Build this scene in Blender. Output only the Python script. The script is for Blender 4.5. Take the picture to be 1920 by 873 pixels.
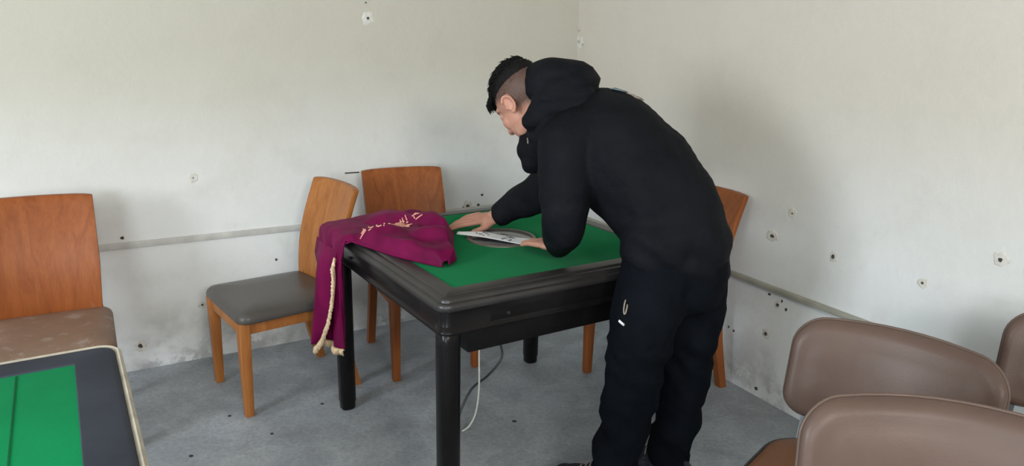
import bpy, bmesh, math, random
import numpy as np
from mathutils import Vector, Matrix, noise
from mathutils.bvhtree import BVHTree

for o in list(bpy.data.objects): bpy.data.objects.remove(o, do_unlink=True)
scene = bpy.context.scene
COL = scene.collection
random.seed(7)
PI = math.pi

# ------------------------------------------------------------------ camera
FPX, PITCH, ROLL, CAMH = 1335.6, 0.2526, 0.0206, 1.395
cam_data = bpy.data.cameras.new('camera')
cam = bpy.data.objects.new('camera', cam_data); COL.objects.link(cam)
cam_data.sensor_fit = 'HORIZONTAL'; cam_data.sensor_width = 36.0
cam_data.lens = 36.0*FPX/1920.0
cam_data.clip_start = 0.02; cam_data.clip_end = 60
cam.matrix_world = Matrix.Translation((0,0,CAMH)) @ Matrix.Rotation(PI/2-PITCH,4,'X') @ Matrix.Rotation(ROLL,4,'Z')
scene.camera = cam

# ------------------------------------------------------------------ world, lights, exposure
world = bpy.data.worlds.new('world'); scene.world = world; world.use_nodes = True
bg = world.node_tree.nodes['Background']
bg.inputs['Color'].default_value = (0.75,0.86,1.0,1); bg.inputs['Strength'].default_value = 1.0
vs = scene.view_settings
vs.view_transform = 'Standard'; vs.look = 'None'; vs.gamma = 1.0; vs.use_curve_mapping = False
vs.exposure = 0.09

# room frame: left wall runs along A1 (normal N1), right wall along A2 (normal N2)
T1, T2 = 0.5366, 0.5005
N1 = Vector((-math.sin(T1), math.cos(T1))); D1 = 3.2949
N2 = Vector((math.cos(T2), math.sin(T2))); D2 = 2.2305
DW, DS = -3.6, -2.8                    # west wall (opposite right), south wall (opposite left)
ROOM_H = 2.9
def meet(d1, d2):
    M = Matrix(((N1.x,N1.y),(N2.x,N2.y))); return M.inverted() @ Vector((d1,d2))
C_NE, C_NW, C_SW, C_SE = meet(D1,D2), meet(D1,DW), meet(DS,DW), meet(DS,D2)

def window_light(name, loc, target, w, h, power, color):
    ld = bpy.data.lights.new(name,'AREA'); ld.shape='RECTANGLE'; ld.size=w; ld.size_y=h
    ld.energy=power; ld.color=color
    o = bpy.data.objects.new(name, ld); COL.objects.link(o); o.location=loc
    o.rotation_euler = (Vector(target)-Vector(loc)).to_track_quat('-Z','Y').to_euler()
    return o
# daylight entering by the two windows behind the camera, plus an added south fill
WIN_W = dict(t=0.0, w=1.25, z0=1.0, z1=2.25)   # filled in below: along the west wall
W_DIR = (C_NW-C_SW).normalized(); S_DIR = (C_SE-C_SW).normalized()
W_POS = (Vector((-3.3,-1.5))-C_SW).dot(W_DIR)          # distance of window centre along the west wall
S_POS = (Vector((1.55,-2.35))-C_SW).dot(S_DIR)
wc = C_SW + W_DIR*W_POS + N2*0.03
S2_POS = (Vector((-0.75,-3.6))-C_SW).dot(S_DIR)
s2c = C_SW + S_DIR*S2_POS + N1*0.03
sc_ = C_SW + S_DIR*S_POS + N1*0.03
window_light('window_daylight_west', (wc.x,wc.y,1.75), (wc.x+N2.x,wc.y+N2.y,1.75), 1.5, 1.2, 134, (0.86,0.94,1.0))
window_light('window_daylight_south', (sc_.x,sc_.y,2.32), (sc_.x+N1.x*1.0,sc_.y+N1.y*1.0,2.25), 0.9, 0.55, 66, (1.0,0.94,0.86))
window_light('added_south_fill', (s2c.x,s2c.y,1.7), (s2c.x+N1.x,s2c.y+N1.y,1.7), 1.5, 1.2, 98, (0.90,0.96,1.0))  # broad source added to lift the shade, not a known window

# ------------------------------------------------------------------ material helpers
def lin(c):
    return tuple(((v/255.0)/12.92 if v/255.0<=0.04045 else ((v/255.0+0.055)/1.055)**2.4) for v in c)
def new_mat(name):
    m = bpy.data.materials.new(name); m.use_nodes=True
    nt = m.node_tree; b = nt.nodes['Principled BSDF']
    return m, nt, b
def N(nt, t, **kw):
    n = nt.nodes.new(t)
    for k,v in kw.items(): setattr(n,k,v)
    return n
def coords(nt, scale=(1,1,1), kind='Object'):
    tc = N(nt,'ShaderNodeTexCoord'); mp = N(nt,'ShaderNodeMapping'); mp.inputs['Scale'].default_value=scale
    nt.links.new(tc.outputs[kind], mp.inputs['Vector']); return mp.outputs['Vector']
def noise_tex(nt, vec, scale, detail=4, rough=0.55, dist=0.0):
    n = N(nt,'ShaderNodeTexNoise'); n.inputs['Scale'].default_value=scale; n.inputs['Detail'].default_value=detail
    n.inputs['Roughness'].default_value=rough; n.inputs['Distortion'].default_value=dist
    nt.links.new(vec,n.inputs['Vector']); return n.outputs['Fac']
def ramp(nt, fac, stops):
    r = N(nt,'ShaderNodeValToRGB'); el=r.color_ramp.elements
    while len(el)<len(stops): el.new(0.5)
    for e,(p,c) in zip(el,stops):
        e.position=p; e.color=(c[0],c[1],c[2],1)
    nt.links.new(fac,r.inputs['Fac']); return r.outputs['Color']
def mixc(nt, fac, a, b, mode='MIX'):
    m = N(nt,'ShaderNodeMix', data_type='RGBA', blend_type=mode)
    for s,v in ((0,fac),(6,a),(7,b)):
        if isinstance(v,(int,float)): m.inputs[s].default_value=v
        elif isinstance(v,tuple): m.inputs[s].default_value=(v[0],v[1],v[2],1)
        else: nt.links.new(v,m.inputs[s])
    return m.outputs[2]
def bump(nt, b, h, strength, dist=0.01):
    bp = N(nt,'ShaderNodeBump'); bp.inputs['Strength'].default_value=strength; bp.inputs['Distance'].default_value=dist
    nt.links.new(h,bp.inputs['Height']); nt.links.new(bp.outputs['Normal'],b.inputs['Normal'])
def simple(name, col, rough=0.5, var=0.12, scale=18, metal=0.0, bmp=0.0, bscale=120, stretch=(1,1,1), coat=0.0, spec=0.5):
    m,nt,b = new_mat(name)
    v = coords(nt, stretch)
    f = noise_tex(nt, v, scale)
    c0 = tuple(x*(1-var) for x in col); c1 = tuple(min(1,x*(1+var)) for x in col)
    nt.links.new(ramp(nt,f,[(0.3,c0),(0.7,c1)]), b.inputs['Base Color'])
    b.inputs['Roughness'].default_value=rough; b.inputs['Metallic'].default_value=metal
    b.inputs['Specular IOR Level'].default_value=spec
    if coat: b.inputs['Coat Weight'].default_value=coat; b.inputs['Coat Roughness'].default_value=0.12
    if bmp: bump(nt,b,noise_tex(nt,v,bscale),bmp,0.004)
    return m
def math_node(nt, op, a, b=None, clamp=False):
    m = N(nt,'ShaderNodeMath', operation=op, use_clamp=clamp)
    for s,v in ((0,a),(1,b)):
        if v is None: continue
        if isinstance(v,(int,float)): m.inputs[s].default_value=v
        else: nt.links.new(v,m.inputs[s])
    return m.outputs[0]

def wall_material(name, cream, white, trim_z):
    """cream limewash above, whiter wash below, blended slowly to paint in warmer, dimmer light higher up, peeling and damp near the floor"""
    m,nt,b = new_mat(name)
    geo = N(nt,'ShaderNodeNewGeometry'); sep = N(nt,'ShaderNodeSeparateXYZ'); nt.links.new(geo.outputs['Position'],sep.inputs[0])
    pos = geo.outputs['Position']; z = sep.outputs['Z']
    big = noise_tex(nt,pos,0.9,3); med = noise_tex(nt,pos,5.5,5,0.6); fine = noise_tex(nt,pos,40,5,0.65)
    zz = math_node(nt,'ADD', z, math_node(nt,'MULTIPLY', math_node(nt,'SUBTRACT',big,0.5), 0.35))
    g = N(nt,'ShaderNodeMapRange'); g.inputs['From Min'].default_value=trim_z-0.05; g.inputs['From Max'].default_value=trim_z+0.85
    g.interpolation_type='SMOOTHSTEP'; nt.links.new(zz,g.inputs['Value'])
    base = mixc(nt, g.outputs['Result'], white, cream)  # gradual warm darkening upward is light painted into the wash
    base = mixc(nt, math_node(nt,'MULTIPLY',ramp(nt,med,[(0.5,(0,0,0)),(0.75,(1,1,1))]),0.22), base, tuple(x*0.86 for x in cream))
    # grime and flaked whitewash near the floor
    low = N(nt,'ShaderNodeMapRange'); low.inputs['From Min'].default_value=0.30; low.inputs['From Max'].default_value=0.0
    nt.links.new(z,low.inputs['Value'])
    gr = math_node(nt,'MULTIPLY',low.outputs['Result'],ramp(nt,med,[(0.42,(0,0,0)),(0.62,(1,1,1))]))
    base = mixc(nt, math_node(nt,'MULTIPLY',gr,0.75), base, (0.30,0.31,0.32))
    low2 = N(nt,'ShaderNodeMapRange'); low2.inputs['From Min'].default_value=0.16; low2.inputs['From Max'].default_value=0.04
    nt.links.new(z,low2.inputs['Value'])
    fl = math_node(nt,'MULTIPLY',low2.outputs['Result'],ramp(nt,noise_tex(nt,pos,14,6,0.7),[(0.50,(0,0,0)),(0.56,(1,1,1))]))
    base = mixc(nt, math_node(nt,'MULTIPLY',fl,0.8), base, (0.74,0.76,0.78))
    sp = ramp(nt,noise_tex(nt,pos,9,2),[(0.735,(0,0,0)),(0.76,(1,1,1))])
    base = mixc(nt, math_node(nt,'MULTIPLY',sp,math_node(nt,'MULTIPLY',low.outputs['Result'],0.8)), base, (0.12,0.12,0.12))
    nt.links.new(base,b.inputs['Base Color']); b.inputs['Roughness'].default_value=0.88; b.inputs['Specular IOR Level'].default_value=0.2
    bump(nt,b,math_node(nt,'ADD',med,math_node(nt,'MULTIPLY',fine,0.35)),0.22,0.02)
    return m

def floor_material():
    m,nt,b = new_mat('concrete_floor')
    geo = N(nt,'ShaderNodeNewGeometry'); pos=geo.outputs['Position']
    big = noise_tex(nt,pos,1.3,4,0.55,0.4); med = noise_tex(nt,pos,6,6,0.62,0.6); fine = noise_tex(nt,pos,60,5,0.7)
    c = ramp(nt,med,[(0.28,(0.27,0.305,0.350)),(0.5,(0.385,0.428,0.482)),(0.72,(0.505,0.555,0.61))])
    c = mixc(nt, ramp(nt,big,[(0.42,(0,0,0)),(0.66,(0.55,0.55,0.55))]), c, (0.20,0.207,0.21))
    c = mixc(nt, ramp(nt,noise_tex(nt,pos,11,6,0.68,1.2),[(0.56,(0,0,0)),(0.70,(0.5,0.5,0.5))]), c, (0.40,0.42,0.43))
    c = mixc(nt, ramp(nt,fine,[(0.35,(0.35,0.35,0.35)),(0.6,(0,0,0))]), c, (0.13,0.135,0.14))
    nt.links.new(c,b.inputs['Base Color'])
    r = ramp(nt,med,[(0.3,(0.42,0.42,0.42)),(0.7,(0.62,0.62,0.62))]); nt.links.new(r,b.inputs['Roughness'])
    b.inputs['Specular IOR Level'].default_value=0.35
    bump(nt,b,math_node(nt,'ADD',med,math_node(nt,'MULTIPLY',fine,0.3)),0.25,0.012)
    return m

def wood_material(name, dark, mid, light, rough=0.42):
    m,nt,b = new_mat(name)
    v = coords(nt,(6,6,0.55)); n = noise_tex(nt,v,3.0,5,0.6,1.2); n2 = noise_tex(nt,coords(nt,(70,70,2.0)),2.0,4,0.6)
    c = ramp(nt,n,[(0.25,dark),(0.5,mid),(0.78,light)])
    c = mixc(nt, ramp(nt,n2,[(0.4,(0.30,0.30,0.30)),(0.62,(0,0,0))]), c, dark)
    nt.links.new(c,b.inputs['Base Color']); b.inputs['Roughness'].default_value=rough
    b.inputs['Coat Weight'].default_value=0.06; b.inputs['Coat Roughness'].default_value=0.3; b.inputs['Specular IOR Level'].default_value=0.2
    bump(nt,b,n2,0.06,0.002)
    return m

def leather_material(name, col, rough=0.42, worn=None):
    m,nt,b = new_mat(name)
    v = coords(nt); n = noise_tex(nt,v,7,4); g = N(nt,'ShaderNodeTexVoronoi'); g.inputs['Scale'].default_value=260; nt.links.new(v,g.inputs['Vector'])
    c = ramp(nt,n,[(0.3,tuple(x*0.88 for x in col)),(0.7,tuple(x*1.1 for x in col))])
    if worn: c = mixc(nt, ramp(nt,noise_tex(nt,v,16,6,0.7),[(0.55,(0,0,0)),(0.68,(0.5,0.5,0.5))]), c, worn)
    nt.links.new(c,b.inputs['Base Color']); b.inputs['Roughness'].default_value=rough; b.inputs['Specular IOR Level'].default_value=0.30
    bump(nt,b,g.outputs['Distance'],0.12,0.0012)
    return m

def felt_material(name, col):
    m,nt,b = new_mat(name)
    v = coords(nt); n=noise_tex(nt,v,3.5,4); f=noise_tex(nt,v,420,3)
    c = ramp(nt,n,[(0.3,tuple(x*0.85 for x in col)),(0.7,tuple(x*1.12 for x in col))])
    c = mixc(nt, ramp(nt,f,[(0.4,(0.25,0.25,0.25)),(0.6,(0,0,0))]), c, tuple(x*0.6 for x in col))
    nt.links.new(c,b.inputs['Base Color']); b.inputs['Roughness'].default_value=1.0; b.inputs['Specular IOR Level'].default_value=0.0
    b.inputs['Sheen Weight'].default_value=0.03; b.inputs['Sheen Roughness'].default_value=0.5
    bump(nt,b,f,0.25,0.001)
    return m

MAT = {}
CREAM=(0.515,0.495,0.43); WHITE=(0.74,0.76,0.765)
MAT['wall_l'] = wall_material('limewash_left', CREAM, WHITE, 0.57)
MAT['wall_r'] = wall_material('limewash_right', (0.575,0.535,0.475), (0.74,0.765,0.775), 0.49)
MAT['ceiling'] = simple('ceiling_paint',(0.72,0.69,0.62),0.9,0.04,3)
MAT['floor'] = floor_material()
MAT['trunk_l'] = simple('conduit_grey',(0.52,0.52,0.50),0.6,0.15,12)
MAT['trunk_r'] = simple('conduit_olive',(0.36,0.355,0.30),0.6,0.2,12)
MAT['frame'] = simple('window_frame_white',(0.75,0.76,0.76),0.4,0.05)
MAT['hole'] = simple('hole_dark',(0.06,0.055,0.05),0.9,0.3,60)
MAT['smudge'] = simple('grey_smudge',(0.42,0.40,0.35),0.9,0.2,60)
MAT['scar'] = simple('plaster_scar',(0.62,0.605,0.56),0.9,0.15,50,bmp=0.3)
MAT['black'] = simple('black_lacquer',(0.0065,0.006,0.0065),0.26,0.25,6,coat=0.03,spec=0.16)
MAT['rim1'] = simple('dark_rim_lacquer',(0.022,0.021,0.021),0.36,0.25,7,bmp=0.03,bscale=40)
MAT['rim2'] = simple('slate_rim',(0.042,0.048,0.066),0.6,0.2,7,bmp=0.04,bscale=50,spec=0.08)
MAT['beige'] = simple('beige_edge',(0.42,0.38,0.31),0.5,0.2,25)
MAT['felt1'] = felt_material('green_felt',(0.003,0.19,0.064))
MAT['felt2'] = felt_material('bright_green_felt',(0.004,0.235,0.082))
MAT['seam'] = felt_material('felt_seam',(0.004,0.10,0.035))
MAT['navy'] = simple('dark_gap',(0.01,0.012,0.025),0.8)
MAT['console'] = simple('smoky_console',(0.035,0.035,0.04),0.25,0.2,8,coat=0.4)
MAT['console_rim'] = simple('console_rim',(0.10,0.085,0.07),0.35,0.15,20)
MAT['wood_a'] = wood_material('honey_wood',(0.24,0.078,0.018),(0.37,0.14,0.038),(0.46,0.19,0.058))
MAT['wood_b'] = wood_material('red_brown_wood',(0.17,0.048,0.013),(0.28,0.085,0.024),(0.36,0.12,0.036))
MAT['wood_d'] = wood_material('amber_wood',(0.18,0.045,0.011),(0.275,0.077,0.018),(0.33,0.105,0.028))
MAT['seat_dark'] = leather_material('grey_brown_leather',(0.085,0.078,0.072),0.34)
MAT['seat_brown'] = leather_material('worn_brown_leather',(0.23,0.145,0.105),0.5,worn=(0.42,0.37,0.34))
MAT['taupe'] = leather_material('taupe_leather',(0.105,0.068,0.055),0.42)
MAT['tan'] = leather_material('tan_leather',(0.17,0.075,0.038),0.5)
MAT['piping'] = simple('dark_piping',(0.10,0.065,0.05),0.5)
MAT['chrome'] = simple('chrome',(0.30,0.34,0.36),0.35,0.1,10,metal=1.0)
MAT['black_plastic'] = simple('black_plastic',(0.015,0.015,0.017),0.45)
MAT['gold'] = simple('cream_gold_fringe',(0.62,0.47,0.30),0.7,0.25,90)
MAT['thread'] = simple('gold_thread',(0.68,0.34,0.26),0.45,0.3,120)
MAT['paper'] = simple('white_paper',(0.80,0.82,0.85),0.7,0.03,30)
MAT['ink'] = simple('grey_ink',(0.12,0.13,0.16),0.8,0.4,90)
MAT['cord_w'] = simple('white_cord',(0.62,0.64,0.60),0.45)
MAT['cord_b'] = simple('dark_cord',(0.035,0.04,0.048),0.45)
MAT['crumb'] = simple('dark_crumb',(0.03,0.028,0.025),0.8,0.4,200)

def velvet():
    m,nt,b = new_mat('burgundy_velvet')
    v=coords(nt); n=noise_tex(nt,v,12,5); f=noise_tex(nt,v,350,2)
    c=ramp(nt,n,[(0.3,(0.095,0.0012,0.032)),(0.7,(0.165,0.003,0.056))])
    nt.links.new(c,b.inputs['Base Color']); b.inputs['Roughness'].default_value=0.6; b.inputs['Specular IOR Level'].default_value=0.12
    b.inputs['Sheen Weight'].default_value=0.04; b.inputs['Sheen Roughness'].default_value=0.35; b.inputs['Sheen Tint'].default_value=(0.8,0.15,0.45,1)
    bump(nt,b,f,0.15,0.001); return m
MAT['velvet']=velvet()

def fabric(name,col,rough=0.7,scale=9,spec=0.3):
    m,nt,b=new_mat(name); v=coords(nt); n=noise_tex(nt,v,scale,5,0.6,0.5); f=noise_tex(nt,v,500,2)
    nt.links.new(ramp(nt,n,[(0.3,tuple(x*0.75 for x in col)),(0.7,tuple(x*1.25 for x in col))]),b.inputs['Base Color'])
    b.inputs['Roughness'].default_value=rough; b.inputs['Specular IOR Level'].default_value=spec
    bump(nt,b,math_node(nt,'ADD',noise_tex(nt,v,26,4,0.6,1.0),math_node(nt,'MULTIPLY',f,0.15)),0.35,0.01); return m
MAT['jacket']=fabric('black_navy_nylon',(0.0062,0.0068,0.0092),0.7,spec=0.07)
MAT['trousers']=fabric('dark_navy_cotton',(0.0042,0.0054,0.0080),0.85,spec=0.05)
MAT['shoe']=fabric('dark_shoe_mesh',(0.016,0.019,0.026),0.6)
MAT['sole']=simple('dark_rubber',(0.03,0.03,0.032),0.7)
MAT['hair']=simple('black_hair',(0.0045,0.004,0.004),0.7,0.4,60,bmp=0.6,bscale=160,stretch=(1,1,0.25),spec=0.15)
MAT['white']=simple('white_tab',(0.72,0.74,0.76),0.5)
MAT['print_teal']=simple('teal_print',(0.10,0.14,0.15),0.6)
MAT['print_tan']=simple('tan_print',(0.26,0.22,0.18),0.6)
MAT['eye']=simple('eye_dark',(0.05,0.03,0.02),0.2)

def skin():
    m,nt,b=new_mat('skin'); v=coords(nt); n=noise_tex(nt,v,22,4)
    base=ramp(nt,n,[(0.3,(0.41,0.195,0.14)),(0.7,(0.50,0.260,0.19))])
    at=N(nt,'ShaderNodeAttribute'); at.attribute_name='tint'
    sep=N(nt,'ShaderNodeSeparateColor'); nt.links.new(at.outputs['Color'],sep.inputs[0])
    st=math_node(nt,'MULTIPLY',sep.outputs[0],ramp(nt,noise_tex(nt,v,600,2),[(0.25,(0.75,0.75,0.75)),(0.7,(1,1,1))]))
    c=mixc(nt,st,base,(0.020,0.016,0.014))
    c=mixc(nt,sep.outputs[1],c,(0.42,0.14,0.12))
    nt.links.new(c,b.inputs['Base Color']); b.inputs['Roughness'].default_value=0.55; b.inputs['Specular IOR Level'].default_value=0.3
    b.inputs['Subsurface Weight'].default_value=0.06; b.inputs['Subsurface Radius'].default_value=(0.01,0.004,0.002)
    bump(nt,b,noise_tex(nt,v,260,3),0.08,0.001); return m
MAT['skin']=skin()
mglass,ntg,bg_=new_mat('window_glass')
bg_.inputs['Base Color'].default_value=(0.9,0.95,1,1); bg_.inputs['Roughness'].default_value=0.05; bg_.inputs['Transmission Weight'].default_value=1.0
MAT['glass']=mglass

# ------------------------------------------------------------------ geometry helpers
def mesh_obj(name, verts, faces, mat, parent=None, smooth=False, autosmooth=None):
    me=bpy.data.meshes.new(name); me.from_pydata([tuple(v) for v in verts],[],faces); me.update()
    return link(name, me, mat, parent, smooth)
def link(name, me, mat, parent=None, smooth=False):
    o=bpy.data.objects.new(name,me); COL.objects.link(o)
    if mat is not None and not me.materials: me.materials.append(MAT[mat] if isinstance(mat,str) else mat)
    if smooth:
        for p in me.polygons: p.use_smooth=True
    if parent: o.parent=parent
    return o
def bm_obj(name,bm,mat,parent=None,smooth=False,sharp=None):
    bmesh.ops.recalc_face_normals(bm,faces=bm.faces)
    if sharp is not None:
        for e in bm.edges:
            if len(e.link_faces)==2 and e.calc_face_angle(0)>sharp: e.smooth=False
    me=bpy.data.meshes.new(name); bm.to_mesh(me); bm.free()
    return link(name,me,mat,parent,smooth)
def empty(name,loc=(0,0,0),rz=0.0):
    o=bpy.data.objects.new(name,None); COL.objects.link(o); o.location=loc; o.rotation_euler=(0,0,rz); o.empty_display_size=0.1
    return o
def tag(o,label,cat,group=None,kind=None):
    o['label']=label; o['category']=cat
    if group: o['group']=group
    if kind: o['kind']=kind
    return o
def struct(o): o['kind']='structure'; return o
def add_box(bm,c,s,rot=None,bev=0.0,seg=2):
    r=bmesh.ops.create_cube(bm,size=1.0); vs_=r['verts']
    M=Matrix.Translation(c)@(rot.to_4x4() if rot else Matrix.Identity(4))@Matrix.Diagonal((s[0],s[1],s[2],1))
    bmesh.ops.transform(bm,matrix=M,verts=vs_)
    if bev>0:
        es=list({e for v in vs_ for e in v.link_edges})
        bmesh.ops.bevel(bm,geom=es,offset=bev,segments=seg,profile=0.5,affect='EDGES')
    return bm
def box_obj(name,c,s,mat,parent=None,bev=0.0,seg=2,rot=None):
    bm=bmesh.new(); add_box(bm,c,s,rot,bev,seg); return bm_obj(name,bm,mat,parent,bev>0,0.6)
def tapered(name,p0,p1,s0,s1,mat,parent,bev=0.004):
    """square-section post from p0 (size s0) to p1 (size s1), axis aligned section"""
    bm=bmesh.new(); vs_=[]
    for p,s in((p0,s0),(p1,s1)):
        for dx,dy in((-1,-1),(1,-1),(1,1),(-1,1)): vs_.append(bm.verts.new((p[0]+dx*s[0]/2,p[1]+dy*s[1]/2,p[2])))
    a,b=vs_[:4],vs_[4:]
    bm.faces.new(a[::-1]); bm.faces.new(b)
    for i in range(4): bm.faces.new((a[i],a[(i+1)%4],b[(i+1)%4],b[i]))
    bmesh.ops.bevel(bm,geom=list(bm.edges),offset=bev,segments=2,profile=0.5,affect='EDGES')
    return bm_obj(name,bm,mat,parent,True,0.6)
def catmull(pts,n=8):
    P=[Vector(p) for p in pts]; out=[]
    for i in range(len(P)-1):
        p0=P[max(i-1,0)];p1=P[i];p2=P[i+1];p3=P[min(i+2,len(P)-1)]
        for k in range(n):
            t=k/n; out.append(0.5*((2*p1)+(p2-p0)*t+(2*p0-5*p1+4*p2-p3)*t*t+(3*p1-p0-3*p2+p3)*t**3))
    out.append(P[-1]); return out
def tube_geo(path,rad,seg=8,closed=False):
    vs_,fs=[],[]; n=len(path); up=Vector((0,0,1)); prev=None
    for i,p in enumerate(path):
        a=path[(i-1)%n] if (closed or i>0) else p; b=path[(i+1)%n] if (closed or i<n-1) else p
        t=(b-a).normalized()
        if prev is None:
            ref=up if abs(t.z)<0.9 else Vector((1,0,0)); x=t.cross(ref).normalized()
        else: x=(prev-t*prev.dot(t)).normalized()
        prev=x; y=t.cross(x); r=rad[i] if isinstance(rad,(list,tuple)) else rad
        for k in range(seg):
            q=2*PI*k/seg; vs_.append(p+x*(r*math.cos(q))+y*(r*math.sin(q)))
    m=n if closed else n-1
    for i in range(m):
        for k in range(seg):
            j=(i+1)%n; fs.append((i*seg+k,i*seg+(k+1)%seg,j*seg+(k+1)%seg,j*seg+k))
    if not closed:
        fs.append(tuple(range(seg))[::-1]); fs.append(tuple((n-1)*seg+k for k in range(seg)))
    return vs_,fs
def tube(name,path,rad,mat,parent=None,seg=8,closed=False):
    v,f=tube_geo([Vector(p) for p in path],rad,seg,closed); return mesh_obj(name,v,f,mat,parent,True)
def rsq(half_x,half_y,r,n):
    """points of a rounded rectangle, counter-clockwise"""
    pts=[]
    for cx,cy,a0 in((1,1,0),(-1,1,PI/2),(-1,-1,PI),(1,-1,1.5*PI)):
        for k in range(n+1):
            a=a0+PI/2*k/n; pts.append((cx*(half_x-r)+r*math.cos(a),cy*(half_y-r)+r*math.sin(a)))
    return pts
def ring_sweep(name,profile,half,r,mat,parent,n=8,close=True):
    vs_,fs=[],[]; cnt=4*(n+1)
    for ins,z in profile:
        for x,y in rsq(half-ins,half-ins,max(r-ins,0.003),n): vs_.append((x,y,z))
    L=len(profile)
    for i in range(L if close else L-1):
        j=(i+1)%L
        for k in range(cnt): fs.append((i*cnt+k,i*cnt+(k+1)%cnt,j*cnt+(k+1)%cnt,j*cnt+k))
    o=mesh_obj(name,vs_,fs,mat,parent,True)
    bm=bmesh.new(); bm.from_mesh(o.data); bmesh.ops.recalc_face_normals(bm,faces=bm.faces)
    for e in bm.edges:
        if len(e.link_faces)==2 and e.calc_face_angle(0)>0.7: e.smooth=False
    bm.to_mesh(o.data); bm.free(); return o
def smoothstep(a,b,x):
    t=max(0.0,min(1.0,(x-a)/(b-a))); return t*t*(3-2*t)
def interp(x,xs,ys):
    return float(np.interp(x,xs,ys))

# ------------------------------------------------------------------ the room
def wall(name,P,Q,mat,openings=(),th=0.2,h=ROOM_H):
    """box wall from P to Q; the room lies on the left of P->Q, thickness grows outward"""
    d=(Q-P); L=d.length; o=empty('tmp'); bpy.data.objects.remove(o)
    bm=bmesh.new(); ext=th
    xs=[-ext]+[v for op in openings for v in op[:2]]+[L+ext]
    def bx(x0,x1,z0,z1): add_box(bm,((x0+x1)/2,-th/2,(z0+z1)/2),(x1-x0,th,z1-z0))
    cur=-ext
    for (a,b_,z0,z1) in openings:
        bx(cur,a,0,h); bx(a,b_,0,z0); bx(a,b_,z1,h); cur=b_
    bx(cur,L+ext,0,h)
    ob=bm_obj(name,bm,mat); ob.location=(P.x,P.y,0); ob.rotation_euler=(0,0,math.atan2(d.y,d.x))
    return struct(ob)
L_W=(C_SW-C_NW).length; L_S=(C_SE-C_SW).length
wall_left=wall('wall_left',C_NE,C_NW,'wall_l')
wall_right=wall('wall_right',C_SE,C_NE,'wall_r')
ow=L_W-W_POS
wall_west=wall('wall_west',C_NW,C_SW,'wall_l',[(ow-0.9,ow+0.9,1.0,2.5)])
wall_south=wall('wall_south',C_SW,C_SE,'wall_l',[(S2_POS-0.85,S2_POS+0.85,1.0,2.4),(S_POS-0.45,S_POS+0.45,2.0,2.64)])  # the wider opening is added for the fill light
def poly_slab(name,pts,z0,z1,mat):
    n=len(pts); v=[(p.x,p.y,z0) for p in pts]+[(p.x,p.y,z1) for p in pts]
    f=[tuple(range(n))[::-1],tuple(range(n,2*n))]+[(i,(i+1)%n,n+(i+1)%n,n+i) for i in range(n)]
    return struct(mesh_obj(name,v,f,mat))
ring=[C_SW,C_SE,C_NE,C_NW]; cen=sum(ring,Vector((0,0)))/4
big=[cen+(p-cen)*1.08 for p in ring]
poly_slab('floor',big,-0.12,0.0,'floor')
poly_slab('ceiling',big,ROOM_H,ROOM_H+0.12,'ceiling')

def window(name,parent_wall,x0,x1,z0,z1):
    o=empty(name); o.parent=parent_wall; struct(o)
    fr=0.05
    for nm,c,s in(('window_frame',((x0+x1)/2,-0.12,z0+fr/2),(x1-x0,0.06,fr)),('window_frame',((x0+x1)/2,-0.12,z1-fr/2),(x1-x0,0.06,fr)),
                 ('window_frame',(x0+fr/2,-0.12,(z0+z1)/2),(fr,0.06,z1-z0-2*fr)),('window_frame',(x1-fr/2,-0.12,(z0+z1)/2),(fr,0.06,z1-z0-2*fr)),
                 ('mullion',((x0+x1)/2,-0.12,(z0+z1)/2),(0.045,0.055,z1-z0-2*fr))):
        box_obj(nm,c,s,'frame',o,0.004)
    xm=(x0+x1)/2
    for a,b_ in((x0+fr,xm-0.0225),(xm+0.0225,x1-fr)):
        box_obj('pane',((a+b_)/2,-0.12,(z0+z1)/2),(b_-a,0.006,z1-z0-2*fr),'glass',o)
    box_obj('window_sill',(xm,-0.05,z0-0.02),(x1-x0+0.1,0.16,0.035),'frame',o,0.005)
    return o
window('window_1',wall_west,ow-0.9,ow+0.9,1.0,2.5)
window('added_fill_window',wall_south,S2_POS-0.85,S2_POS+0.85,1.0,2.4)  # unseen window made up around the south fill light
window('window_2',wall_south,S_POS-0.45,S_POS+0.45,2.0,2.64)

# surface conduit strips along the walls
def trim(name,P,Q,z,mat,h,d,inward):
    v=(Q-P); L=v.length; bm=bmesh.new(); add_box(bm,(L/2,d/2,0),(L,d,h),None,min(h,d)*0.25,2)
    o=bm_obj(name,bm,mat,None,True,0.6); o.location=(P.x,P.y,z); o.rotation_euler=(0,0,math.atan2(v.y,v.x)); return struct(o)
trim('trim_1',C_NE,C_NW,0.566,'trunk_l',0.028,0.009,1)
trim('trim_2',C_SE,C_NE,0.487,'trunk_r',0.022,0.020,1)

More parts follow.
